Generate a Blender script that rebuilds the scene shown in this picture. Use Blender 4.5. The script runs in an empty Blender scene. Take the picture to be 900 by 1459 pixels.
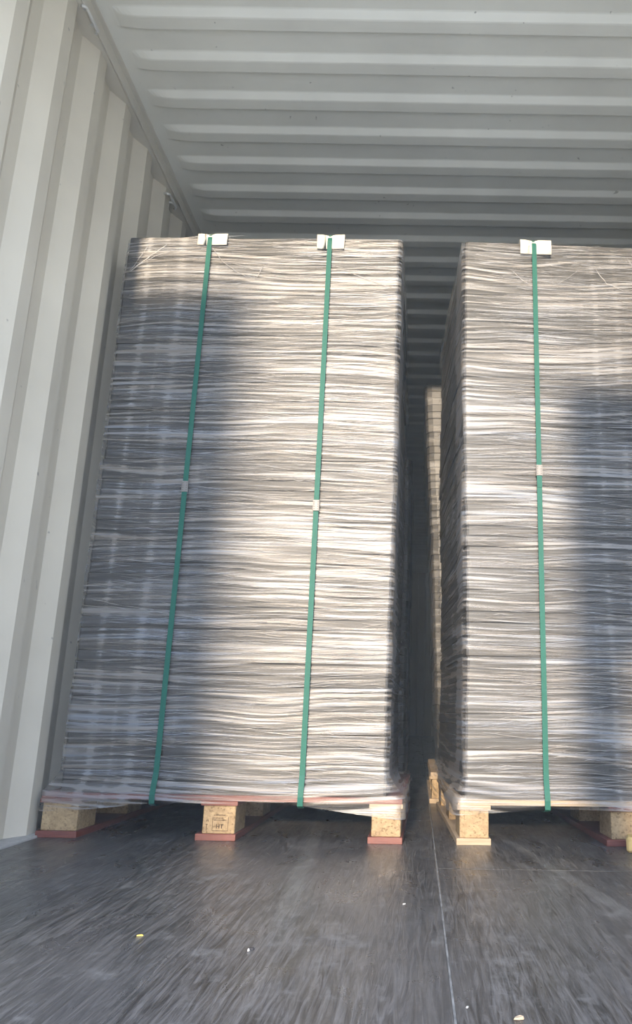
import bpy, bmesh, math, random
import numpy as np
from mathutils import Matrix, Vector

random.seed(7)
rng = np.random.default_rng(11)
S = bpy.context.scene
COL = S.collection
R = math.radians

# ------------------------------------------------------------------ camera
F_PX, PX, ROLL = 1091.0, 600.0, 0.0168
PITCH = math.atan2(1091.0, 4189.0)
CAM_Z = 0.385
fw = Vector((0, math.cos(PITCH), math.sin(PITCH)))
up = Vector((0, -math.sin(PITCH), math.cos(PITCH)))
rt = Vector((1, 0, 0))
c_, s_ = math.cos(ROLL), math.sin(ROLL)
cr, cu = c_ * rt + s_ * up, -s_ * rt + c_ * up
cam_data = bpy.data.cameras.new('camera')
cam = bpy.data.objects.new('camera', cam_data)
COL.objects.link(cam)
M = Matrix((cr, cu, -fw)).transposed().to_4x4()
M.translation = Vector((0, 0, CAM_Z))
cam.matrix_world = M
cam_data.sensor_fit = 'VERTICAL'
cam_data.sensor_height = 24.0
cam_data.lens = F_PX / 1459.0 * 24.0
cam_data.shift_x = (450.0 - PX) / 1459.0
cam_data.clip_start = 0.05
cam_data.clip_end = 300
S.camera = cam

# ------------------------------------------------------------------ sky, sun, exposure
SUN_AZ, SUN_EL = R(4.0), R(14.0)          # sun stands behind the photographer, low, a little to the left
SUN_STRENGTH, SKY_STRENGTH, EXPOSURE = 4.0, 2.55, 0.70
world = bpy.data.worlds.new('sky')
S.world = world
world.use_nodes = True
wn = world.node_tree.nodes
wl = world.node_tree.links
bg = wn['Background']
tc = wn.new('ShaderNodeTexCoord')
sp = wn.new('ShaderNodeSeparateXYZ')
rp = wn.new('ShaderNodeValToRGB')
rp.color_ramp.elements[0].position = 0.0
rp.color_ramp.elements[0].color = (0.84, 0.91, 1.0, 1)
rp.color_ramp.elements[1].position = 0.7
rp.color_ramp.elements[1].color = (0.46, 0.64, 1.0, 1)
wl.new(tc.outputs['Generated'], sp.inputs[0])
wl.new(sp.outputs['Z'], rp.inputs[0])
wl.new(rp.outputs[0], bg.inputs['Color'])
bg.inputs['Strength'].default_value = SKY_STRENGTH
sun_data = bpy.data.lights.new('sun', 'SUN')
sun_data.energy = SUN_STRENGTH
sun_data.color = (1.0, 0.83, 0.62)
sun_data.angle = R(1.1)
sun = bpy.data.objects.new('sun', sun_data)
COL.objects.link(sun)
sun_dir = Vector((math.sin(SUN_AZ) * math.cos(SUN_EL), math.cos(SUN_AZ) * math.cos(SUN_EL), -math.sin(SUN_EL)))
sun.rotation_euler = sun_dir.to_track_quat('-Z', 'Y').to_euler()
sun.location = (-2, -10, 6)
vs = S.view_settings
vs.view_transform = 'Standard'
vs.look = 'None'
vs.gamma = 1
vs.use_curve_mapping = False
vs.exposure = EXPOSURE
S.cycles.max_bounces = 10
S.cycles.diffuse_bounces = 6
S.cycles.transparent_max_bounces = 16
S.cycles.caustics_reflective = False
S.cycles.caustics_refractive = False


# ------------------------------------------------------------------ helpers
def link(o, parent=None):
    COL.objects.link(o)
    if parent is not None:
        o.parent = parent
    return o


def tag(o, label=None, cat=None, group=None, kind=None):
    if label: o['label'] = label
    if cat: o['category'] = cat
    if group: o['group'] = group
    if kind: o['kind'] = kind
    return o


def empty(name, loc=(0, 0, 0), rz=0.0):
    o = bpy.data.objects.new(name, None)
    o.empty_display_size = 0.1
    o.location = loc
    o.rotation_euler = (0, 0, rz)
    return link(o)


def mesh_obj(name, verts, faces, mat, parent=None, smooth=False, loc=None, rz=None):
    me = bpy.data.meshes.new(name)
    me.from_pydata([tuple(v) for v in verts], [], [tuple(f) for f in faces])
    me.update()
    if mat: me.materials.append(mat)
    if smooth:
        me.polygons.foreach_set('use_smooth', [True] * len(me.polygons))
    o = bpy.data.objects.new(name, me)
    if loc: o.location = loc
    if rz is not None: o.rotation_euler = (0, 0, rz)
    return link(o, parent)


def bm_obj(name, bm, mat, parent=None, smooth=False, loc=None, rz=None):
    me = bpy.data.meshes.new(name)
    bmesh.ops.recalc_face_normals(bm, faces=bm.faces)
    bm.to_mesh(me)
    bm.free()
    if mat: me.materials.append(mat)
    if smooth:
        me.polygons.foreach_set('use_smooth', [True] * len(me.polygons))
    o = bpy.data.objects.new(name, me)
    if loc: o.location = loc
    if rz is not None: o.rotation_euler = (0, 0, rz)
    return link(o, parent)


def add_box(bm, x0, x1, y0, y1, z0, z1, bev=0.0):
    r = bmesh.ops.create_cube(bm, size=1.0)
    vs_ = r['verts']
    for v in vs_:
        v.co = Vector((x0 + (v.co.x + .5) * (x1 - x0), y0 + (v.co.y + .5) * (y1 - y0), z0 + (v.co.z + .5) * (z1 - z0)))
    if bev > 0:
        es = list({e for v in vs_ for e in v.link_edges})
        bmesh.ops.bevel(bm, geom=es, offset=bev, segments=1, affect='EDGES')


def box(name, x0, x1, y0, y1, z0, z1, mat, parent=None, bev=0.0, loc=None, rz=None):
    bm = bmesh.new()
    add_box(bm, x0, x1, y0, y1, z0, z1, bev)
    return bm_obj(name, bm, mat, parent, loc=loc, rz=rz)


def add_tube(bm, pts, r, n=8):
    pts = [Vector(p) for p in pts]
    rings = []
    for i, p in enumerate(pts):
        d = (pts[min(i + 1, len(pts) - 1)] - pts[max(i - 1, 0)]).normalized()
        a = d.orthogonal().normalized() if abs(d.z) > .9 else d.cross(Vector((0, 0, 1))).normalized()
        b = d.cross(a)
        rings.append([bm.verts.new(p + r * (math.cos(2 * math.pi * k / n) * a + math.sin(2 * math.pi * k / n) * b)) for k in range(n)])
    for q in range(len(rings) - 1):
        for k in range(n):
            bm.faces.new((rings[q][k], rings[q][(k + 1) % n], rings[q + 1][(k + 1) % n], rings[q + 1][k]))
    bm.faces.new(rings[0][::-1])
    bm.faces.new(rings[-1])


# value noise on a lattice, for real relief
_tabs = {}


def vnoise(u, v, seed):
    if seed not in _tabs:
        _tabs[seed] = np.random.default_rng(seed).uniform(-1, 1, (257, 257))
    t = _tabs[seed]
    u = np.asarray(u, float); v = np.asarray(v, float)
    iu = np.floor(u).astype(int); iv = np.floor(v).astype(int)
    fu = u - iu; fv = v - iv
    fu = fu * fu * (3 - 2 * fu); fv = fv * fv * (3 - 2 * fv)
    a = t[iu % 257, iv % 257]; b = t[(iu + 1) % 257, iv % 257]
    c = t[iu % 257, (iv + 1) % 257]; d = t[(iu + 1) % 257, (iv + 1) % 257]
    return (a * (1 - fu) + b * fu) * (1 - fv) + (c * (1 - fu) + d * fu) * fv


# ------------------------------------------------------------------ materials
def new_mat(name):
    m = bpy.data.materials.new(name)
    m.use_nodes = True
    nt = m.node_tree
    p = nt.nodes['Principled BSDF']
    return m, nt, p


def noise_node(nt, scale=(1, 1, 1), nscale=1.0, detail=4, rough=.55, dist=0.0, coords='Object'):
    t = nt.nodes.new('ShaderNodeTexCoord')
    mp = nt.nodes.new('ShaderNodeMapping')
    mp.inputs['Scale'].default_value = scale
    n = nt.nodes.new('ShaderNodeTexNoise')
    n.inputs['Scale'].default_value = nscale
    n.inputs['Detail'].default_value = detail
    n.inputs['Roughness'].default_value = rough
    n.inputs['Distortion'].default_value = dist
    nt.links.new(t.outputs[coords], mp.inputs[0])
    nt.links.new(mp.outputs[0], n.inputs['Vector'])
    return n


def ramp(nt, src, stops):
    r = nt.nodes.new('ShaderNodeValToRGB')
    el = r.color_ramp.elements
    while len(el) < len(stops): el.new(.5)
    for e, (p, c) in zip(el, stops):
        e.position = p
        e.color = (c[0], c[1], c[2], 1) if not isinstance(c, (int, float)) else (c, c, c, 1)
    nt.links.new(src, r.inputs[0])
    return r


def mixc(nt, fac, a, b, mode='MIX'):
    m = nt.nodes.new('ShaderNodeMix')
    m.data_type = 'RGBA'
    m.blend_type = mode
    for k, val in (('Factor', fac), ('A', a), ('B', b)):
        sock = [s for s in m.inputs if s.name == k and (s.type == 'RGBA' or k == 'Factor')][0]
        if hasattr(val, 'links'): nt.links.new(val, sock)
        elif isinstance(val, (int, float)): sock.default_value = val
        else: sock.default_value = (val[0], val[1], val[2], 1)
    return [s for s in m.outputs if s.type == 'RGBA'][0]


def math_node(nt, op, a, b=None, clamp=False):
    m = nt.nodes.new('ShaderNodeMath')
    m.operation = op
    m.use_clamp = clamp
    for i, v in enumerate((a, b)):
        if v is None: continue
        if hasattr(v, 'links'): nt.links.new(v, m.inputs[i])
        else: m.inputs[i].default_value = v
    return m.outputs[0]


def bump(nt, p, src, strength=.3, dist=.002):
    b = nt.nodes.new('ShaderNodeBump')
    b.inputs['Strength'].default_value = strength
    b.inputs['Distance'].default_value = dist
    nt.links.new(src, b.inputs['Height'])
    nt.links.new(b.outputs[0], p.inputs['Normal'])


def simple_mat(name, col, rough=.5, metal=0.0, var=.12, nscale=20, coat=None):
    m, nt, p = new_mat(name)
    n = noise_node(nt, nscale=nscale)
    r = ramp(nt, n.outputs['Fac'], [(.3, [x * (1 - var) for x in col]), (.7, [min(1, x * (1 + var)) for x in col])])
    nt.links.new(r.outputs[0], p.inputs['Base Color'])
    p.inputs['Roughness'].default_value = rough
    p.inputs['Metallic'].default_value = metal
    return m


def paint_mat(name, col, scuff=(.17, .16, .15), rough=.42):
    m, nt, p = new_mat(name)
    n = noise_node(nt, nscale=2.5, detail=6)
    base = ramp(nt, n.outputs['Fac'], [(.3, [x * .9 for x in col]), (.7, [x * 1.05 for x in col])])
    # rubbed streaks and small dark scuffs in the paint
    n2 = noise_node(nt, (9, 9, 2.2), 3.0, 5, .7, .6)
    r2 = ramp(nt, n2.outputs['Fac'], [(.70, 0.0), (.76, .75)])
    n3 = noise_node(nt, (1, 1, 1), 38.0, 2, .5)
    r3 = ramp(nt, n3.outputs['Fac'], [(.74, 0.0), (.78, .6)])
    f = math_node(nt, 'MULTIPLY', r2.outputs[0], .55)
    f = math_node(nt, 'MAXIMUM', f, r3.outputs[0])
    nt.links.new(mixc(nt, f, base.outputs[0], scuff), p.inputs['Base Color'])
    p.inputs['Roughness'].default_value = rough
    bump(nt, p, n.outputs['Fac'], .15, .004)
    return m


MAT = {}
MAT['wall'] = paint_mat('cream_grey_wall_paint', (.62, .575, .48))
MAT['ceiling'] = paint_mat('pale_grey_ceiling_paint', (.78, .78, .72), rough=.5)
MAT['rail'] = paint_mat('pale_grey_rail_paint', (.62, .59, .52))
MAT['sill'] = simple_mat('dusty_floor_edge', (.42, .41, .39), .7, nscale=60)
MAT['ring'] = simple_mat('painted_ring_steel', (.62, .62, .60), .4, .1)
MAT['steel'] = simple_mat('zinc_steel', (.24, .23, .22), .55, .4, nscale=90)
MAT['crimp'] = simple_mat('dark_crimp', (.10, .08, .07), .6)
MAT['card'] = simple_mat('white_card', (.80, .74, .62), .8, var=.05, nscale=40)
MAT['ink'] = simple_mat('brown_stamp_ink', (.10, .065, .04), .9, var=.4, nscale=120)
MAT['yard'] = simple_mat('pale_concrete_yard', (.64, .57, .46), .9, nscale=1.2)
MAT['box_blue'] = paint_mat('shade_container_paint', (.40, .30, .24))


def strap_mat():
    m, nt, p = new_mat('green_strap')
    n = noise_node(nt, (300, 300, 420), 1.0, 2)
    r = ramp(nt, n.outputs['Fac'], [(.3, (.014, .105, .078)), (.7, (.022, .14, .104))])
    nt.links.new(r.outputs[0], p.inputs['Base Color'])
    p.inputs['Roughness'].default_value = .55
    p.inputs['Specular IOR Level'].default_value = .25
    bump(nt, p, n.outputs['Fac'], .25, .0006)
    return m


MAT['strap'] = strap_mat()


def wood_mat(name, a, b, scale, rough=.75, flake=False):
    m, nt, p = new_mat(name)
    n = noise_node(nt, scale, 1.0, 5, .6, .4)
    r = ramp(nt, n.outputs['Fac'], [(.3, a), (.7, b)])
    out = r.outputs[0]
    if flake:
        t = nt.nodes.new('ShaderNodeTexCoord')
        v = nt.nodes.new('ShaderNodeTexVoronoi')
        v.inputs['Scale'].default_value = 210
        nt.links.new(t.outputs['Object'], v.inputs['Vector'])
        sepc = nt.nodes.new('ShaderNodeSeparateColor')
        nt.links.new(v.outputs['Color'], sepc.inputs[0])
        rr = ramp(nt, sepc.outputs[0], [(.0, (.45, .38, .28)), (.25, (.92, .86, .78)), (1.0, (1.12, 1.06, .98))])
        out = mixc(nt, .8, out, rr.outputs[0], 'MULTIPLY')
    nt.links.new(out, p.inputs['Base Color'])
    p.inputs['Roughness'].default_value = rough
    bump(nt, p, n.outputs['Fac'], .4, .002)
    return m


MAT['chip'] = wood_mat('particle_board', (.30, .215, .12), (.46, .35, .21), (30, 30, 30), flake=True)
MAT['ply'] = wood_mat('raw_plywood', (.34, .25, .16), (.50, .39, .27), (6, 6, 160))
MAT['maroon'] = wood_mat('maroon_faced_plywood', (.14, .045, .035), (.24, .085, .065), (8, 8, 90), .5)
MAT['timber'] = wood_mat('yellow_pine', (.52, .36, .13), (.72, .53, .22), (14, 3, 40))


def floor_mat(name, seed, tone):
    m, nt, p = new_mat(name)
    t = nt.nodes.new('ShaderNodeTexCoord')
    mp = nt.nodes.new('ShaderNodeMapping')
    mp.inputs['Location'].default_value = (seed * 3.1, seed * 1.7, 0)
    nt.links.new(t.outputs['Object'], mp.inputs[0])

    def nz(scale, detail, rough, dist):
        q = nt.nodes.new('ShaderNodeMapping')
        q.inputs['Scale'].default_value = scale
        n = nt.nodes.new('ShaderNodeTexNoise')
        n.inputs['Scale'].default_value = 1
        n.inputs['Detail'].default_value = detail
        n.inputs['Roughness'].default_value = rough
        n.inputs['Distortion'].default_value = dist
        nt.links.new(mp.outputs[0], q.inputs[0])
        nt.links.new(q.outputs[0], n.inputs['Vector'])
        return n.outputs['Fac']
    grain = nz((85, 6, 1), 5, .65, 1.6)
    patch = nz((2.6, 1.7, 1), 5, .6, .5)
    dust = nz((9, 3.5, 1), 7, .7, .8)
    worn = nz((16, 16, 1), 6, .7, .0)
    base = ramp(nt, grain, [(.38, [x * .38 for x in tone]), (.5, tone), (.64, [x * 2.1 for x in tone])])
    pw = ramp(nt, patch, [(.42, 0.0), (.62, .6)])
    col = mixc(nt, pw.outputs[0], base.outputs[0], [x * 1.55 for x in tone])
    dw = ramp(nt, math_node(nt, 'MULTIPLY', dust, worn), [(.29, 0.0), (.39, .5)])
    col = mixc(nt, dw.outputs[0], col, (.22, .215, .205))
    # two dusty drag tracks worn across the boards: distance to a line in the floor plane
    sx = nt.nodes.new('ShaderNodeSeparateXYZ')
    nt.links.new(t.outputs['Object'], sx.inputs[0])
    wob = math_node(nt, 'MULTIPLY', math_node(nt, 'SUBTRACT', worn, .5), .03)
    for (x0, y0, x1, y1, w, y_end) in ((-.318, 2.56, -.245, 1.55, .026, 1.55), (.29, 2.53, .44, 1.60, .022, 1.3)):
        k = (x1 - x0) / (y1 - y0)
        xl = math_node(nt, 'ADD', math_node(nt, 'MULTIPLY', math_node(nt, 'SUBTRACT', sx.outputs['Y'], y0), k), x0)
        d = math_node(nt, 'ABSOLUTE', math_node(nt, 'ADD', math_node(nt, 'SUBTRACT', sx.outputs['X'], xl), wob))
        f = ramp(nt, math_node(nt, 'DIVIDE', d, w), [(.55, .5), (1.0, 0.0)])
        g = ramp(nt, math_node(nt, 'SUBTRACT', sx.outputs['Y'], y_end - .2), [(.0, 0.0), (.35, 1.0)])
        col = mixc(nt, math_node(nt, 'MULTIPLY', f.outputs[0], math_node(nt, 'MULTIPLY', g.outputs[0], worn)), col, (.24, .235, .22))
    nt.links.new(col, p.inputs['Base Color'])
    rr = ramp(nt, dust, [(.35, .24), (.7, .46)])
    nt.links.new(rr.outputs[0], p.inputs['Roughness'])
    bump(nt, p, grain, .45, .003)
    return m


MAT['floor_a'] = floor_mat('dark_painted_plywood', 1, (.064, .060, .057))
MAT['floor_b'] = floor_mat('dark_worn_plywood', 2, (.056, .053, .051))
MAT['seam'] = simple_mat('dusty_seam', (.17, .165, .155), .9, var=.6, nscale=18)
MAT['subfloor'] = simple_mat('dark_subfloor', (.03, .03, .03), .9)


def tray_mat():
    m, nt, p = new_mat('grey_tray_plastic')
    oi = nt.nodes.new('ShaderNodeObjectInfo')
    n = noise_node(nt, (3, 3, 60), 1.5, 4)
    r = ramp(nt, n.outputs['Fac'], [(.3, (.036, .036, .036)), (.7, (.074, .070, .064))])
    v = ramp(nt, oi.outputs['Random'], [(0.0, .85), (1.0, 1.12)])
    nt.links.new(mixc(nt, 1.0, r.outputs[0], v.outputs[0], 'MULTIPLY'), p.inputs['Base Color'])
    p.inputs['Roughness'].default_value = .5
    return m


MAT['tray'] = tray_mat()


def film_mat(name, lo, hi, strand=False):
    """clear stretch film: see-through where it is one smooth layer, milky where folds bunch up"""
    m = bpy.data.materials.new(name)
    m.use_nodes = True
    nt = m.node_tree
    nt.nodes.remove(nt.nodes['Principled BSDF'])
    out = nt.nodes['Material Output']
    dif = nt.nodes.new('ShaderNodeBsdfDiffuse')
    trl = nt.nodes.new('ShaderNodeBsdfTranslucent')
    gl = nt.nodes.new('ShaderNodeBsdfGlossy')
    tr = nt.nodes.new('ShaderNodeBsdfTransparent')
    dif.inputs['Color'].default_value = (.80, .79, .78, 1)
    trl.inputs['Color'].default_value = (.80, .79, .78, 1)
    gl.inputs['Color'].default_value = (.9, .9, .9, 1)
    gl.inputs['Roughness'].default_value = .40
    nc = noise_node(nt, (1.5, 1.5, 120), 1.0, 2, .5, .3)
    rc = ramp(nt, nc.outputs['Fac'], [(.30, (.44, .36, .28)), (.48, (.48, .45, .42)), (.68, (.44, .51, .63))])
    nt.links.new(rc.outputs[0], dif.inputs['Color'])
    m1 = nt.nodes.new('ShaderNodeMixShader'); m1.inputs[0].default_value = .25
    m2 = nt.nodes.new('ShaderNodeMixShader'); m2.inputs[0].default_value = .26
    m3 = nt.nodes.new('ShaderNodeMixShader')
    nt.links.new(dif.outputs[0], m1.inputs[1]); nt.links.new(trl.outputs[0], m1.inputs[2])
    nt.links.new(m1.outputs[0], m2.inputs[1]); nt.links.new(gl.outputs[0], m2.inputs[2])
    nt.links.new(tr.outputs[0], m3.inputs[1]); nt.links.new(m2.outputs[0], m3.inputs[2])
    nt.links.new(m3.outputs[0], out.inputs['Surface'])
    n = noise_node(nt, (2.2, 2.2, 260), 1.0, 3, .6, .35)
    if strand:
        r = ramp(nt, n.outputs['Fac'], [(.3, lo), (.7, hi)])
        nt.links.new(r.outputs[0], m3.inputs[0])
    else:
        at = nt.nodes.new('ShaderNodeAttribute')
        at.attribute_name = 'fold_density'
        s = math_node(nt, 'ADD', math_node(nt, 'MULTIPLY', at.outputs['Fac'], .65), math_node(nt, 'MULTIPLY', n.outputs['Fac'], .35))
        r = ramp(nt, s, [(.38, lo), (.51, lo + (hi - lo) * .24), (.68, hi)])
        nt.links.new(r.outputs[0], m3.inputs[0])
        b = nt.nodes.new('ShaderNodeBump')
        b.inputs['Strength'].default_value = .5
        b.inputs['Distance'].default_value = .003
        nt.links.new(n.outputs['Fac'], b.inputs['Height'])
        nt.links.new(b.outputs[0], gl.inputs['Normal'])
        nt.links.new(b.outputs[0], dif.inputs['Normal'])
    return m


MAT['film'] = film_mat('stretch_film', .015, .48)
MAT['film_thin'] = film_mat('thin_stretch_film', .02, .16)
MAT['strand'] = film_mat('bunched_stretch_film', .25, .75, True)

# ------------------------------------------------------------------ container shell
Y0, Y1 = 1.05, 13.00          # door sill .. end wall
XW, ZC = 1.17, 2.69

# floor: dark subfloor with plywood sheets laid on it
fl = tag(box('floor', -1.215, 1.215, Y0, Y1 + .05, -.16, -.021, MAT['subfloor']), kind='structure')


def sheet(x0, x1, y0, y1, mat):
    bm = bmesh.new()
    add_box(bm, x0, x1, y0, y1, -.021, 0.0, .0012)
    return bm_obj('plywood_sheet', bm, mat, fl)


g = .0017
sheet(-1.135, .055 - g, Y0, 2.98, MAT['floor_a'])
sheet(-1.135, .055 - g, 2.98 + 2 * g, 5.42, MAT['floor_b'])
yy = 5.42
while yy < Y1 - .1:
    sheet(-1.135, .055 - g, yy + 2 * g, min(Y1, yy + 2.44), MAT['floor_a'])
    yy += 2.44
sheet(.055 + g, 1.135, Y0, 2.11 - g, MAT['floor_b'])
sheet(.055 + g, 1.135, 2.11 + g, 4.54, MAT['floor_a'])
yy = 4.54
while yy < Y1 - .1:
    sheet(.055 + g, 1.135, yy + 2 * g, min(Y1, yy + 2.44), MAT['floor_b'])
    yy += 2.44
box('seam_filler', .055 - g, .055 + g, Y0, Y1, -.0209, -.0008, MAT['seam'], fl)
box('seam_filler', .055 + g, 1.135, 2.11 - g, 2.11 + g, -.0209, -.0008, MAT['seam'], fl)


def side_wall(name, side):
    a, b, cc, d = .058, .066, .057, .064      # inner flat, slope away, outer flat, slope facing the door
    per = a + b + cc + d
    prof = []
    y = 2.225 - per * 7
    while y < Y1 + per:
        prof += [(y, 0.0), (y + a, 0.0), (y + a + b, .036), (y + a + b + cc, .036)]
        y += per
    prof = [p for p in prof if Y0 <= p[0] <= Y1]
    prof = [(Y0, prof[0][1])] + prof + [(Y1, prof[-1][1])]
    zs = [.0, .6, 1.2, 1.8, 2.40, 2.52, 2.60, 2.645]
    V, Fc = [], []
    for i, z in enumerate(zs):
        for (yy, dp) in prof:
            k = 1.0
            V.append((side * (XW + dp * k), yy, z))
    n = len(prof)
    for i in range(len(zs) - 1):
        for j in range(n - 1):
            q = (i * n + j, i * n + j + 1, (i + 1) * n + j + 1, (i + 1) * n + j)
            Fc.append(q if side > 0 else q[::-1])
    o = mesh_obj(name, V, Fc, MAT['wall'])
    md = o.modifiers.new('thickness', 'SOLIDIFY')
    md.thickness = .003
    md.offset = -1
    return tag(o, kind='structure')


side_wall('wall_left', -1)
side_wall('wall_right', 1)

# end wall: upright corrugation
prof = []
x = -XW
while x < XW:
    prof += [(x, 0), (x + .11, 0), (x + .128, .045), (x + .238, .045)]
    x += .256
prof = [p for p in prof if p[0] <= XW] + [(XW, 0)]
V = [(px, Y1 + d, z) for z in (-.1, ZC + .02) for (px, d) in prof]
n = len(prof)
ew = mesh_obj('wall_back', V, [(j + 1, j, n + j, n + j + 1) for j in range(n - 1)], MAT['wall'])
md = ew.modifiers.new('thickness', 'SOLIDIFY'); md.thickness = .003
tag(ew, kind='structure')

# ceiling: pressed cross ribs that fade into a flat margin along both sides
ys = []
per, yb = .1822, 2.090 - .1822 * 8
y = yb
while y < Y1:
    ys += [(y, 0), (y + .006, .10), (y + .030, .93), (y + .036, 1), (y + .080, 1), (y + .084, .93), (y + .094, .07), (y + .098, 0), (y + .14, 0)]
    y += per
ys = [(Y0, 0)] + [p for p in ys if Y0 < p[0] < Y1] + [(Y1 + .08, 0)]
e0 = 1.035
xs = [-1.20, -1.10, -1.085, -1.07, -1.055, -1.04, -1.02, -.99, -.94, -.7, -.35, 0, .35, .7, .94, .99, 1.02, 1.04, 1.055, 1.07, 1.085, 1.10, 1.20]


def rib_end(x):
    t = (1.090 - abs(x)) / .10
    t = min(1, max(0, t))
    return math.sin(t * math.pi / 2)


V = [(xx, yy, ZC + .006 - .015 * h * rib_end(xx)) for (yy, h) in ys for xx in xs]
nx = len(xs)
Fc = [(i * nx + j, (i + 1) * nx + j, (i + 1) * nx + j + 1, i * nx + j + 1) for i in range(len(ys) - 1) for j in range(nx - 1)]
ce = mesh_obj('ceiling', V, Fc, MAT['ceiling'])
md = ce.modifiers.new('thickness', 'SOLIDIFY'); md.thickness = .003; md.offset = -1
tag(ce, kind='structure')

# top side rails, floor edge angles, door frame
for sd, a, b in ((-1, 'trim_1', 'baseboard_left'), (1, 'trim_2', 'baseboard_right')):
    bm = bmesh.new()
    x0, x1 = sorted((sd * 1.148, sd * 1.215))
    add_box(bm, x0, x1, Y0, Y1, 2.638, ZC + .012, .004)
    x0, x1 = sorted((sd * 1.130, sd * 1.150))
    add_box(bm, x0, x1, Y0, Y1, ZC + .004, ZC + .013, .002)
    tag(bm_obj(a, bm, MAT['rail']), kind='structure')
    bm = bmesh.new()
    x0, x1 = sorted((sd * 1.136, sd * 1.215))
    add_box(bm, x0, x1, Y0, Y1, -.02, .006, .002)
    tag(bm_obj(b, bm, MAT['sill']), kind='structure')
for nm, q in (('trim_3', (-1.22, 1.22, Y0 - .10, Y0, 2.58, 2.80)), ('trim_4', (-1.22, 1.22, Y0 - .06, Y0, -.16, -.002)),
              ('trim_5', (-1.25, -1.16, Y0 - .12, Y0, -.16, 2.80)), ('trim_6', (1.16, 1.25, Y0 - .12, Y0, -.16, 2.80))):
    tag(box(nm, *q, MAT['rail'], bev=.004), kind='structure')

# weld bead along the left rail
bm = bmesh.new()
pts = [(-1.146 + random.uniform(-.0015, .0015), 1.9 + i * .02, 2.639 + random.uniform(-.0015, .0015)) for i in range(80)]
add_tube(bm, pts, .0035, 5)
bm_obj('weld_bead', bm, MAT['rail'], bpy.data.objects['trim_1'], smooth=True)

# lashing rings under the rail
ring_labels = ('grey steel lashing bar high on the cream wall, nearer the door, at the top edge',
               'grey steel lashing bar high on the cream wall, just above the wrapped stack')
for (yy, zz), lab in zip(((2.09, 2.632), (2.985, 2.590)), ring_labels):
    t = tag(empty('lashing_bar', (-1.168, yy, zz)), lab, 'lashing bar', 'lashing bars along the top of the wall')
    bm = bmesh.new()
    add_tube(bm, [(.016, -.055, -.005), (.026, -.045, 0), (.028, .045, 0), (.018, .055, -.005)], .006, 8)
    bm_obj('rod', bm, MAT['ring'], t, True)
    for dy in (-.03, .03):
        bm = bmesh.new()
        add_tube(bm, [(-.004, dy, .014), (.012, dy, .010), (.028, dy, 0)], .0055, 8)
        bm_obj('bracket', bm, MAT['ring'], t, True)

# ------------------------------------------------------------------ yard outside the door (behind the photographer), with added shade casters
tag(box('ground', -40, 40, -60, 12, -1.40, -1.30, MAT['yard']), kind='structure')
for k in range(2):  # unseen stacked boxes, added to throw shade on the left side
    t = tag(empty('shade_container', (-1.365 - 1.22 - .405, -13.8, -1.30 + 2.9 * k), R(-4)), None, kind='structure')
    bm = bmesh.new()
    add_box(bm, -1.19, 1.19, -.03, 5.8, .12, 2.8)
    bm_obj('body', bm, MAT['box_blue'], t)
    bm = bmesh.new()
    for sx in (-1, 1):
        for yy in (-.05, 5.75):
            add_box(bm, sx * 1.22 - (.12 if sx > 0 else 0), sx * 1.22 + (0 if sx > 0 else .12), yy, yy + .12, 0, 2.9)
    for zz in (.0, 2.74):
        for sx in (-1, 1):
            add_box(bm, sx * 1.22 - (.1 if sx > 0 else 0), sx * 1.22 + (0 if sx > 0 else .1), 0, 5.8, zz, zz + .15)
        for yy in (-.05, 5.75):
            add_box(bm, -1.2, 1.2, yy, yy + .1, zz, zz + .15)
    bm_obj('frame', bm, MAT['box_blue'], t)
t = tag(empty('shade_sign', (.115, -4.0, -1.30)), None, kind='structure')  # unseen panel on a pole, added to shade part of the right stack
box('shade_post', -.065, .10, -.04, .04, 0, 4.4, MAT['rail'], t)
box('shade_board', -.065, .42,   .041, .055, 3.48, 4.42, MAT['rail'], t, .003)


# ------------------------------------------------------------------ pallets
PAL_H = .128


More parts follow.
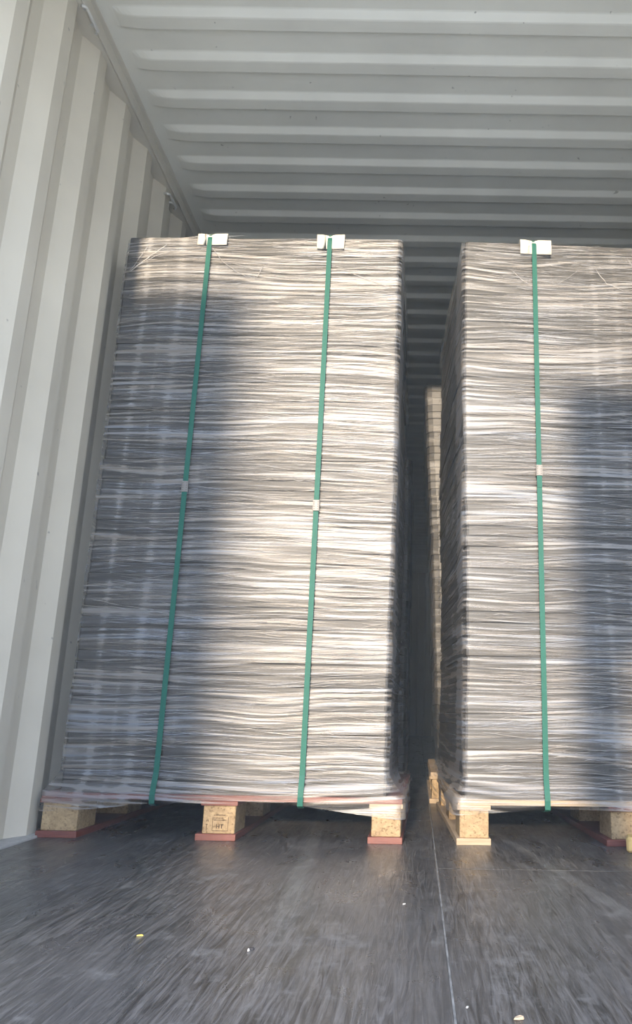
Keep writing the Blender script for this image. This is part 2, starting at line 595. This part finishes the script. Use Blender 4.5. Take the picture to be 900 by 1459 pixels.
def make_pallet(name, label, loc, rz, w, dpt, top_m, run_m, bw, stamp=False):
    t = tag(empty(name, loc, rz), label, 'pallet', 'pallets under the wrapped stacks')
    hw = w / 2
    xs_ = [(-hw, -hw + bw[0]), (-bw[1] / 2 - .005, bw[1] / 2 - .005), (hw - bw[2], hw)]
    for i, (a, b) in enumerate(xs_):
        e = .012 if i < 2 else .004
        box('runner', a - (.004 if i == 0 else e), b + .002, -.004, dpt, 0, .019, run_m[i], t, .0012)
        for j, yy in enumerate((0, dpt / 2 - .07, dpt - .14)):
            bm = bmesh.new()
            add_box(bm, a + .006, b - .004, yy + .004, yy + .14, .019, .099, .002)
            ob = bm_obj('block', bm, MAT['chip'], t)
            if stamp and i == 1 and j == 0:
                bm2 = bmesh.new()
                cx, fy = (a + b) / 2, .0032
                def q(x0, x1, z0, z1):
                    add_box(bm2, cx + x0, cx + x1, fy - .0006, fy + .0006, z0, z1)
                # frame of the stamp, the bold letters HT and broken small print rows
                q(-.018, .030, .0270, .0280); q(-.018, -.0172, .027, .066); q(.0292, .030, .027, .066)
                q(-.006, -.0035, .034, .046); q(.0015, .004, .034, .046); q(-.0035, .0015, .0390, .0412)
                q(.0065, .0145, .0435, .046); q(.0093, .0118, .034, .0435)
                for zr, n_ in ((.056, 9), (.0615, 7), (.070, 8)):
                    for k in range(n_):
                        x = -.014 + k * .0045
                        hgt = random.choice((.0028, .0036, .0032))
                        q(x, x + random.uniform(.0009, .0026), zr, zr + hgt)
                        if k % 2: q(x, x + .003, zr + hgt * .5, zr + hgt * .5 + .0007)
                q(-.036, -.0345, .028, .046); q(-.0385, -.032, .044, .0455); q(-.037, -.031, .056, .057); q(-.037, -.036, .052, .058); q(-.0315, -.0305, .052, .058)
                so = bm_obj('ink_stamp', bm2, MAT['ink'], ob)
                so['label'] = 'dark stamped frame with the letters HT on the particle block'
        box('stringer', a - .002, b + .002, -.002, dpt, .099, .112, top_m[i], t, .001)
    bm = bmesh.new()
    add_box(bm, -hw, hw, 0, dpt, .112, .128, .001)
    bm_obj('deck', bm, top_m[3], t)
    return t


mm, pl = MAT['maroon'], MAT['ply']
LO, LR = (-.5915, 2.472, 0), R(-.8)
RO, RR = (.645, 2.490, 0), R(2.3)
make_pallet('pallet', 'pallet with maroon edged boards and three particle blocks under the wider left stack', LO, LR, 1.098, .95, [mm, mm, pl, mm], [mm, mm, mm], (.119, .108, .098), True)
make_pallet('pallet', 'pallet with a pale plywood runner under the stack with one green strap', RO, RR, 1.04, .95, [pl, mm, pl, pl], [pl, mm, pl], (.098, .105, .098))
L2, L2R = (-.60, 3.535, 0), R(0)
R2, R2R = (.585, 3.535, 0), R(0)
make_pallet('pallet', 'shaded pallet deep in the gap behind the left stack', L2, L2R, 1.09, .95, [pl] * 4, [pl] * 3, (.1, .1, .1))
make_pallet('pallet', 'pallet deep in the gap with a sunlit block behind the right stack', R2, R2R, 1.05, .95, [pl] * 4, [pl] * 3, (.1, .1, .1))

# ------------------------------------------------------------------ stacked trays
PITCH_Z = .036


def tray_mesh(x0, x1, y0, y1, ch=.034, chf=None, rear=0.0):
    def ring(i):
        a, b, c, d = x0 + i, x1 - i, y0 + i, y1 - i
        k = ch
        m = ch if chf is None else chf       # front corners; REAR splays the left side outward towards the back
        return [(a + m, c), (b - m, c), (b - m * .3, c + m * .3), (b, c + m), (b, d - k), (b - k, d), (a + k - rear, d), (a - rear, d - k), (a, c + m), (a + m * .3, c + m * .3)]
    h = PITCH_Z
    lv = [(.004, .0), (.0006, .0008), (0, .003), (0, .018), (0, .033), (.0006, .0352), (.004, h)]
    V, Fc = [], []
    n = 10
    for ins, z in lv:
        V += [(p[0], p[1], z) for p in ring(ins)]
    for i in range(len(lv) - 1):
        for j in range(n):
            Fc.append((i * n + j, i * n + (j + 1) % n, (i + 1) * n + (j + 1) % n, (i + 1) * n + j))
    Fc.append(tuple(range(n))[::-1])
    Fc.append(tuple(range((len(lv) - 1) * n, len(lv) * n)))
    me = bpy.data.meshes.new('tray')
    me.from_pydata(V, [], Fc)
    me.materials.append(MAT['tray'])
    return me


def tray_stack(label, group, org, rz, x0, x1, y0, y1, count, lean=(0, 0), sway=.004, seed=1, chf=None, rear=0.0):
    rs = random.Random(seed)
    me = tray_mesh(x0, x1, y0, y1, .034, chf, rear)
    cz, sz = math.cos(rz), math.sin(rz)
    first = tag(bpy.data.objects.new('tray', me), label, 'tray', group)
    for k in range(count):
        o = first if k == 0 else first.copy()
        z = PAL_H + k * PITCH_Z
        t = k / max(1, count - 1)
        dx = lean[0] * t + sway * math.sin(t * 9 + seed) + rs.uniform(-.0025, .0025)
        dy = lean[1] * t + rs.uniform(-.001, .001)
        o.location = (org[0] + cz * dx - sz * dy, org[1] + sz * dx + cz * dy, z)
        o.rotation_euler = (0, 0, rz + rs.uniform(-.0012, .0012))
        COL.objects.link(o)


NF = 54
LX = (-.508, .500)
RX = (-.494, .472)
tray_stack('flat grey plastic tray in the film wrapped left stack with two green straps', 'trays in the left stack', LO, LR, LX[0], LX[1], .022, .93, NF, (.0, .0), .004, 3, .010)
tray_stack('flat grey plastic tray in the film wrapped right stack with one green strap', 'trays in the right stack', RO, RR, RX[0], RX[1], .022, .93, NF, (-.010, .0), .005, 5, .010, .022)
tray_stack('flat grey plastic tray in the low shaded stack behind the left stack', 'trays in the rear left stack', L2, L2R, -.50, .546, .0, .93, 40, (0, 0), .003, 8)
tray_stack('flat grey plastic tray in the sunlit stack seen down the gap', 'trays in the rear right stack', R2, R2R, -.490, .43, .0, .93, 51, (-.085, 0), .002, 9)


# ------------------------------------------------------------------ stretch film
def make_film(name, label, org, rz, x0, x1, y0, y1, ztop, zbot_fn, flare, mat, rows, ncol, seed, lean=0.0, sheen_bands=(), amp=1.0, ch=.012, rear=0.0):
    """a sheet wrapped round left side, front and right side; horizontal folds are real relief"""
    off = .007
    path = []
    ns = max(6, ncol // 7)
    for i in range(ns): path.append((x0 - off - rear * (1 - i / ns), y1 + (y0 + ch - y1) * i / ns, -1, 0))
    for i in range(6):
        a = i / 5 * math.pi / 2
        r = ch + off
        path.append((x0 + ch - r * math.cos(a), y0 + ch - r * math.sin(a), -math.cos(a), -math.sin(a)))
    for i in range(1, ncol): path.append((x0 + ch + (x1 - x0 - 2 * ch) * i / ncol, y0 - off, 0, -1))
    for i in range(6):
        a = i / 5 * math.pi / 2
        r = ch + off
        path.append((x1 - ch + r * math.sin(a), y0 + ch - r * math.cos(a), math.sin(a), -math.cos(a)))
    for i in range(1, ns + 1): path.append((x1 + off, y0 + ch + (y1 - y0 - ch) * i / ns, 1, 0))
    P = np.array(path)
    seg = np.hypot(np.diff(P[:, 0]), np.diff(P[:, 1]))
    s = np.concatenate([[0], np.cumsum(seg)])
    n = len(P)
    tv = np.linspace(0, 1, rows)
    zb = np.array([zbot_fn(px) for px in P[:, 0]])
    Z = zb[None, :] + (ztop - zb[None, :]) * tv[:, None]
    SS = np.broadcast_to(s[None, :], Z.shape)
    tilt = .030 * vnoise(SS / .55, Z / .30, seed) + .012 * vnoise(SS / .22, Z / .12, seed + 1)
    zz = Z + tilt
    a1 = vnoise(SS / .60, zz / .055, seed + 2)
    a2 = vnoise(SS / .34, zz / .0145, seed + 3)
    a3 = vnoise(SS / .22, zz / .0070, seed + 4)
    front = np.clip((-P[:, 3]), 0, 1)[None, :]
    groove = np.abs(np.sin(math.pi * (Z - PAL_H) / PITCH_Z)) ** .6 - .6
    disp = amp * (.0016 * a1 + .0016 * a2 + .0012 * a3) + .0012 * groove * (1 - 1.0 * np.clip((P[:, 0] - x0) / .04, 0, 1) * np.clip((x1 - P[:, 0]) / .04, 0, 1))[None, :]
    fade = np.clip((P[:, 0] - x0) / .025, 0, 1) * np.clip((x1 - P[:, 0]) / .025, 0, 1)
    disp = disp * (.45 + .55 * fade[None, :]) + .0012
    rump = vnoise(SS / .035 + Z / .25, Z / .16, seed + 14) + .5 * vnoise(SS / .09 - Z / .1, Z / .05, seed + 15)
    disp = disp + (1 - front) * .0038 * rump
    disp = disp * (1 - .6 * np.clip((Z - (ztop - .07)) / .02, 0, 1))
    disp = np.maximum(disp, -.0052)
    X = P[None, :, 0] + P[None, :, 2] * disp
    Y = P[None, :, 1] + P[None, :, 3] * disp
    # flare out to the pallet edge at the bottom, lean above
    fl_ = np.clip((PAL_H + .065 - Z) / .062, 0, 1) ** 1.2
    X = X + fl_ * np.where(P[None, :, 0] > (x0 + x1) / 2, flare[1], -flare[0]) * (np.abs(P[None, :, 0] - (x0 + x1) / 2) / ((x1 - x0) / 2)) ** 6
    Y = Y - fl_ * flare[2] * front
    X = X + lean * np.clip((Z - PAL_H) / (ztop - PAL_H), 0, 1)
    # the top edge folds in over the last tray
    topf = np.clip((Z - (ztop - .010)) / .010, 0, 1) ** 2
    cxm, cym = (x0 + x1) / 2, (y0 + y1) / 2
    wob = .004 * vnoise(s / .08, s * 0, seed + 6)[None, :]
    X = X - P[None, :, 2] * topf * .02
    Y = Y - P[None, :, 3] * topf * .02
    Z = Z + topf * wob
    dens = .5 + .13 * vnoise(SS / .5, zz / .10, seed + 7) + .24 * vnoise(SS / .30, zz / .009, seed + 8) + .30 * vnoise(SS / .20, zz / .0050, seed + 9)
    dens = dens + .40 * (1 - front) * np.clip(1 - (P[None, :, 1] - y0 - .14) / .03, 0, 1)   # more turns of film at the corners
    dens = dens + .10 * np.clip((PAL_H + .02 - Z) / .03, 0, 1)      # the film ropes together at the bottom
    for (cx, w, st) in sheen_bands:      # upright milky bands painted in for bright reflections on the film
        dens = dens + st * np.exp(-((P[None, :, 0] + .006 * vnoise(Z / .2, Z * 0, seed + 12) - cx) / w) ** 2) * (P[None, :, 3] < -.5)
    dens = dens - (1 - front) * (.02 - .20 * rump)
    V = np.stack([X, Y, Z], -1).reshape(-1, 3)
    idx = np.arange(rows * n).reshape(rows, n)
    Q = np.stack([idx[:-1, :-1], idx[:-1, 1:], idx[1:, 1:], idx[1:, :-1]], -1).reshape(-1, 4)
    me = bpy.data.meshes.new(name)
    me.vertices.add(len(V)); me.vertices.foreach_set('co', V.ravel())
    me.loops.add(Q.size); me.loops.foreach_set('vertex_index', Q.ravel())
    me.polygons.add(len(Q))
    me.polygons.foreach_set('loop_start', np.arange(0, Q.size, 4))
    me.polygons.foreach_set('use_smooth', [True] * len(Q))
    me.update(calc_edges=True)
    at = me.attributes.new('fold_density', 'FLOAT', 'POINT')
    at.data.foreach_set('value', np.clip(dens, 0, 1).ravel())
    me.materials.append(mat)
    o = bpy.data.objects.new(name, me)
    o.location = org
    o.rotation_euler = (0, 0, rz)
    link(o)
    return tag(o, label, 'film', 'stretch film round the stacks')


def lerp_pts(pts):
    xs_, zs_ = [p[0] for p in pts], [p[1] for p in pts]
    return lambda x: float(np.interp(x, xs_, zs_))


def strands(parent, x0, x1, zlo, zhi, count, seed, yf):
    """bunched ropes of film drawn tight across the front"""
    r_ = np.random.default_rng(seed)
    V, Fc = [], []
    for k in range(count):
        L = r_.uniform(.03, .26)
        xa = r_.uniform(x0, x1 - .03)
        xb = min(x1, xa + L)
        z = zlo + (zhi - zlo) * r_.uniform(0, 1)
        sl = r_.normal(0, .05) + .03 * float(vnoise(xa / .5, z / .2, seed))
        w = r_.uniform(.0003, .0009) * (1.5 if r_.random() < .06 else 1)
        m = 9
        tw = r_.uniform(-.5, .9)
        ph = r_.uniform(0, 6)
        b = len(V)
        for i in range(m):
            t = i / (m - 1)
            x = xa + (xb - xa) * t
            zc_ = z + sl * (x - xa) + .0016 * math.sin(ph + t * 5)
            ww = w * (math.sin(math.pi * min(1, max(0.02, t))) ** .5 + .05)
            y = yf - .0035 - .0012 * math.sin(ph * 2 + t * 4)
            V.append((x, y + ww * tw, zc_ + ww)); V.append((x, y - .0012, zc_)); V.append((x, y + ww * (tw * .4 - .3), zc_ - ww))
        for i in range(m - 1):
            for q in (0, 1):
                p0 = b + i * 3 + q
                Fc.append((p0, p0 + 1, p0 + 4, p0 + 3))
    o = mesh_obj('film_strand', V, Fc, MAT['strand'], parent, True)
    o['kind'] = 'stuff'
    return o


def crease_tubes(parent, lines, yf):
    for pts, rad in lines:
        bm = bmesh.new()
        P = [Vector((p[0], yf - .006, p[1])) for p in pts]
        fine = []
        for i in range(len(P) - 1):
            for k in range(4): fine.append(P[i].lerp(P[i + 1], k / 4) + Vector((random.uniform(-.002, .002), 0, random.uniform(-.002, .002))))
        fine.append(P[-1])
        add_tube(bm, fine, rad, 5)
        bm_obj('film_crease', bm, MAT['strand'], parent, True)


ZT = PAL_H + NF * PITCH_Z + .004
hwL, hwR = .549, .52
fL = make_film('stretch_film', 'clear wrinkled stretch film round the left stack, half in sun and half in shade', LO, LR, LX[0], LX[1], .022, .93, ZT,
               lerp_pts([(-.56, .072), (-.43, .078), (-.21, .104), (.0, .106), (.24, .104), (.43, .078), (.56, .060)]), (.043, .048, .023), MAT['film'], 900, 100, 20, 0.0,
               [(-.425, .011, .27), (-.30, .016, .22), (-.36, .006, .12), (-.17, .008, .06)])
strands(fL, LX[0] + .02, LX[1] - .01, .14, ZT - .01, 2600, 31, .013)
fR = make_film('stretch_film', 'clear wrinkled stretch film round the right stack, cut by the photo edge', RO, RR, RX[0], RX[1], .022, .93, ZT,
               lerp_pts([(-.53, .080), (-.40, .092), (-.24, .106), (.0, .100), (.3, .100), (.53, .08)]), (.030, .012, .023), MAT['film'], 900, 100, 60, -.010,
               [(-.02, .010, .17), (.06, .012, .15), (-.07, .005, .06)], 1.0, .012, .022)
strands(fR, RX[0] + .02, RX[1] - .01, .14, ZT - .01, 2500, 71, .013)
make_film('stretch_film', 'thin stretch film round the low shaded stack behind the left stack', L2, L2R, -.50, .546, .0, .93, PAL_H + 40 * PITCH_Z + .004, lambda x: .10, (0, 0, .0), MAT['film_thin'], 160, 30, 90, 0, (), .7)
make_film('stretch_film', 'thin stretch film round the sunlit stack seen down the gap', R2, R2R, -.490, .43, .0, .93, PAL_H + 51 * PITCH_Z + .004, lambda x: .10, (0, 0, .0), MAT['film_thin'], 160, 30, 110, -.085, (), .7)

crease_tubes(fL, [([(-.492, 1.915), (-.45, 1.955), (-.40, 2.0), (-.36, 2.035)], .0016), ([(-.488, 1.92), (-.46, 1.97), (-.43, 2.03)], .0011),
                  ([(-.485, 1.93), (-.40, 1.985), (-.34, 2.01)], .0010), ([(-.20, 2.03), (-.15, 1.965), (-.10, 1.925), (-.06, 1.905)], .0014),
                  ([(-.06, 1.905), (-.02, 1.900), (.0, 1.95)], .0013), ([(-.12, 1.96), (-.02, 1.93)], .0009),
                  ([(.30, 1.93), (.38, 1.90), (.47, 1.865)], .0012), ([(-.50, .70), (-.30, .69), (-.1, .66), (.1, .655)], .0012),
                  ([(-.47, .72), (-.36, .70), (-.27, .69)], .0010), ([(-.21, .20), (-.05, .185), (.10, .172)], .0012)], .013)
crease_tubes(fR, [([(-.33, 1.95), (-.29, 1.91), (-.25, 1.885)], .0010), ([(-.02, 1.97), (.02, 1.91), (.08, 1.885), (.14, 1.89), (.17, 1.92)], .0013),
                  ([(.10, 2.02), (.13, 1.97), (.14, 1.90)], .0009), ([(-.16, 1.90), (-.09, 1.955)], .0009)], .013)


# ------------------------------------------------------------------ green straps with their seals, white corner cards
def strap(label, org, rz, xb, xt, z_seal, overlap, seal_label, grp='green straps over the stacks'):
    root = empty('strap', org, rz)
    tag(root, label, 'strap', grp)
    w, th = .0085, .0009
    yf = .0030
    zt = ZT + .0075
    ctr = [(.04, .094), (.006, .096), (-.0125, .103), (-.0145, .128), (-.008, .158), (yf - .001, .19), (yf, .24), (yf, z_seal), (yf, zt - .03), (yf + .004, zt - .012), (yf + .012, zt - .002), (yf + .022, zt), (.3, zt), (.93, zt), (.945, zt - .01), (.948, .112)]
    V, Fc = [], []
    N = len(ctr)
    for i, (y, z) in enumerate(ctr):
        a = ctr[max(0, i - 1)]; b = ctr[min(N - 1, i + 1)]
        ty, tz = b[0] - a[0], b[1] - a[1]
        l = math.hypot(ty, tz)
        ny, nz = -tz / l, ty / l
        x = xb + (xt - xb) * min(1, max(0, (z - .11) / (zt - .11)))
        for sx, sn in ((-w, 0), (w, 0), (w, 1), (-w, 1)):
            V.append((x + sx, y + ny * th * sn, z + nz * th * sn))
    for i in range(N - 1):
        for k in range(4):
            a, b = i * 4 + k, i * 4 + (k + 1) % 4
            Fc.append((a, b, b + 4, a + 4))
    Fc.append((3, 2, 1, 0)); Fc.append(tuple(range((N - 1) * 4, N * 4)))
    band = mesh_obj('band', V, Fc, MAT['strap'], root)
    x = xb + (xt - xb) * (z_seal / zt)
    box('overlap_end', x - w * 1.02, x + w * 1.02, yf - .0024, yf - .0008, z_seal - overlap, z_seal, MAT['strap'], root)
    bm = bmesh.new()
    add_box(bm, x - .0098, x + .0098, yf - .0045, yf + .0012, z_seal - .019, z_seal + .019, .0012)
    for sx in (-.0098, .0098):
        add_box(bm, x + sx - .001, x + sx + .001, yf - .0035, yf + .0016, z_seal - .019, z_seal + .019)
    b = bm_obj('seal', bm, MAT['steel'], root)
    b['label'] = seal_label
    bm = bmesh.new()
    for zz in (-.012, -.004, .004, .012):
        for sx in (-.006, .006):
            add_box(bm, x + sx - .0016, x + sx + .0016, yf - .0050, yf - .0044, z_seal + zz - .0012, z_seal + zz + .0012)
    bm_obj('crimp_marks', bm, MAT['crimp'], b)
    return root


strap('green plastic strap nearest the cream wall on the left stack', LO, LR, -.208, -.203, 1.105, .03, 'small dull silver seal on the strap')
strap('green plastic strap on the sunlit half of the left stack beside the gap', LO, LR, .241, .239, 1.045, .02, 'small dull silver seal on the strap')
strap('green plastic strap down the right stack past the gap', RO, RR, -.248, -.246, 1.185, .06, 'small shiny silver seal on the strap')


def pad(label, org, rz, cx, wl_, wr_, drop, seed):
    rs = random.Random(seed)
    xs_ = [-wl_, -wl_ * .6, -wl_ * .3, -.016, -.010, -.004, .004, .010, .018, wr_ * .35, wr_ * .7, wr_]
    prof = [(.0, -drop), (.0, -drop * .5), (.0, -.008), (.003, -.002), (.010, .0), (.03, .001), (.055, .001)]
    V, Fc = [], []
    for x in xs_:
        t = max(0, 1 - abs(x) / .03)
        dip = .008 * max(0, 1 - abs(x) / .019) ** 1.5
        splay = .002 * (abs(x) / wr_) ** 2
        for (y, z) in prof:
            V.append((cx + x + (rs.uniform(-.0006, .0006)), .0052 + y - splay + dip * .1 - (.0005 if z < -.02 else 0), ZT + .0055 + z - dip * (1 if z > -.02 else 0)))
    n = len(prof)
    for i in range(len(xs_) - 1):
        for j in range(n - 1):
            Fc.append((i * n + j, (i + 1) * n + j, (i + 1) * n + j + 1, i * n + j + 1))
    o = mesh_obj('corner_card', V, Fc, MAT['card'], None, True, org, rz)
    md = o.modifiers.new('thickness', 'SOLIDIFY'); md.thickness = .0018; md.offset = 0
    tag(o, label, 'card', 'white cards under the straps')
    # the strap lies on the card: a notch of clearance is left by the dip
    return o


pad('white card under the strap nearest the cream wall, bent over the top edge', LO, LR, -.203, .045, .064, .050, 1)
pad('white card under the strap beside the gap on top of the left stack', LO, LR, .239, .047, .054, .062, 2)
pad('white card bent over the top edge of the right stack', RO, RR, -.248, .049, .066, .062, 3)

# ------------------------------------------------------------------ timber end and litter on the floor
bm = bmesh.new()
add_box(bm, 0, .22, 0, .075, 0, .042, .006)
o = bm_obj('timber_offcut', bm, MAT['timber'], None, False, (.607, 2.375, .001), R(-14))
tag(o, 'yellow timber offcut on the floor at the right photo edge beside a pallet block', 'timber')


def chip(label, cat, name, loc, size, rz, mat, seed):
    rs = random.Random(seed)
    bm = bmesh.new()
    L, W, H = size
    pts = [(-.5, -.3), (-.1, -.5), (.4, -.35), (.5, .1), (.2, .5), (-.35, .4)]
    lo = [bm.verts.new((p[0] * L + rs.uniform(-.1, .1) * L, p[1] * W, 0)) for p in pts]
    hi = [bm.verts.new((v.co.x * .85, v.co.y * .8, H * rs.uniform(.6, 1.2))) for v in lo]
    bm.faces.new(lo[::-1]); bm.faces.new(hi)
    for i in range(6): bm.faces.new((lo[i], lo[(i + 1) % 6], hi[(i + 1) % 6], hi[i]))
    o = bm_obj(name, bm, mat, None, False, loc, rz)
    return tag(o, label, cat)


yel = simple_mat('yellow_scrap', (.75, .55, .10), .6)
whi = simple_mat('white_scrap', (.55, .54, .51), .6)
drk = simple_mat('dark_scrap', (.02, .02, .025), .6)
chip('tiny yellow scrap lying alone on the dark floor', 'scrap', 'paper_scrap', (-.475, 1.474, .0005), (.011, .006, .0015), .2, yel, 1)
chip('tiny dark chip on the floor below the strap beside the gap', 'chip', 'dark_chip', (-.268, 1.405, .0005), (.012, .006, .003), .1, drk, 2)
chip('white fleck stuck to the small dark chip on the floor', 'scrap', 'paper_scrap', (-.271, 1.397, .0005), (.004, .003, .003), .5, whi, 3)
chip('white shred lying across the long floor seam', 'scrap', 'paper_scrap', (.073, 1.165, .0006), (.007, .003, .0015), 1.2, whi, 4)
chip('pale wood chip at the bottom edge of the photo right of the seam', 'chip', 'wood_chip', (.137, 1.128, .0006), (.014, .008, .003), .1, MAT['ply'], 5)
chip('small white shred on the floor below the gap between the stacks', 'scrap', 'paper_scrap', (-.022, 1.73, .0005), (.009, .004, .0015), .7, whi, 6)

# ------------------------------------------------------------------ thin scatter volume added to stand in for veiling lens glare
hm = bpy.data.materials.new('lens_veil_haze')
hm.use_nodes = True
hm.node_tree.nodes.remove(hm.node_tree.nodes['Principled BSDF'])
hv = hm.node_tree.nodes.new('ShaderNodeVolumeScatter')
hv.inputs['Density'].default_value = .025
hv.inputs['Color'].default_value = (.68, .84, 1.0, 1)
hm.node_tree.links.new(hv.outputs[0], hm.node_tree.nodes['Material Output'].inputs['Volume'])
tag(box('haze', -1.14, 1.14, Y0 + .02, Y1 - .02, .008, 2.58, hm), kind='stuff')
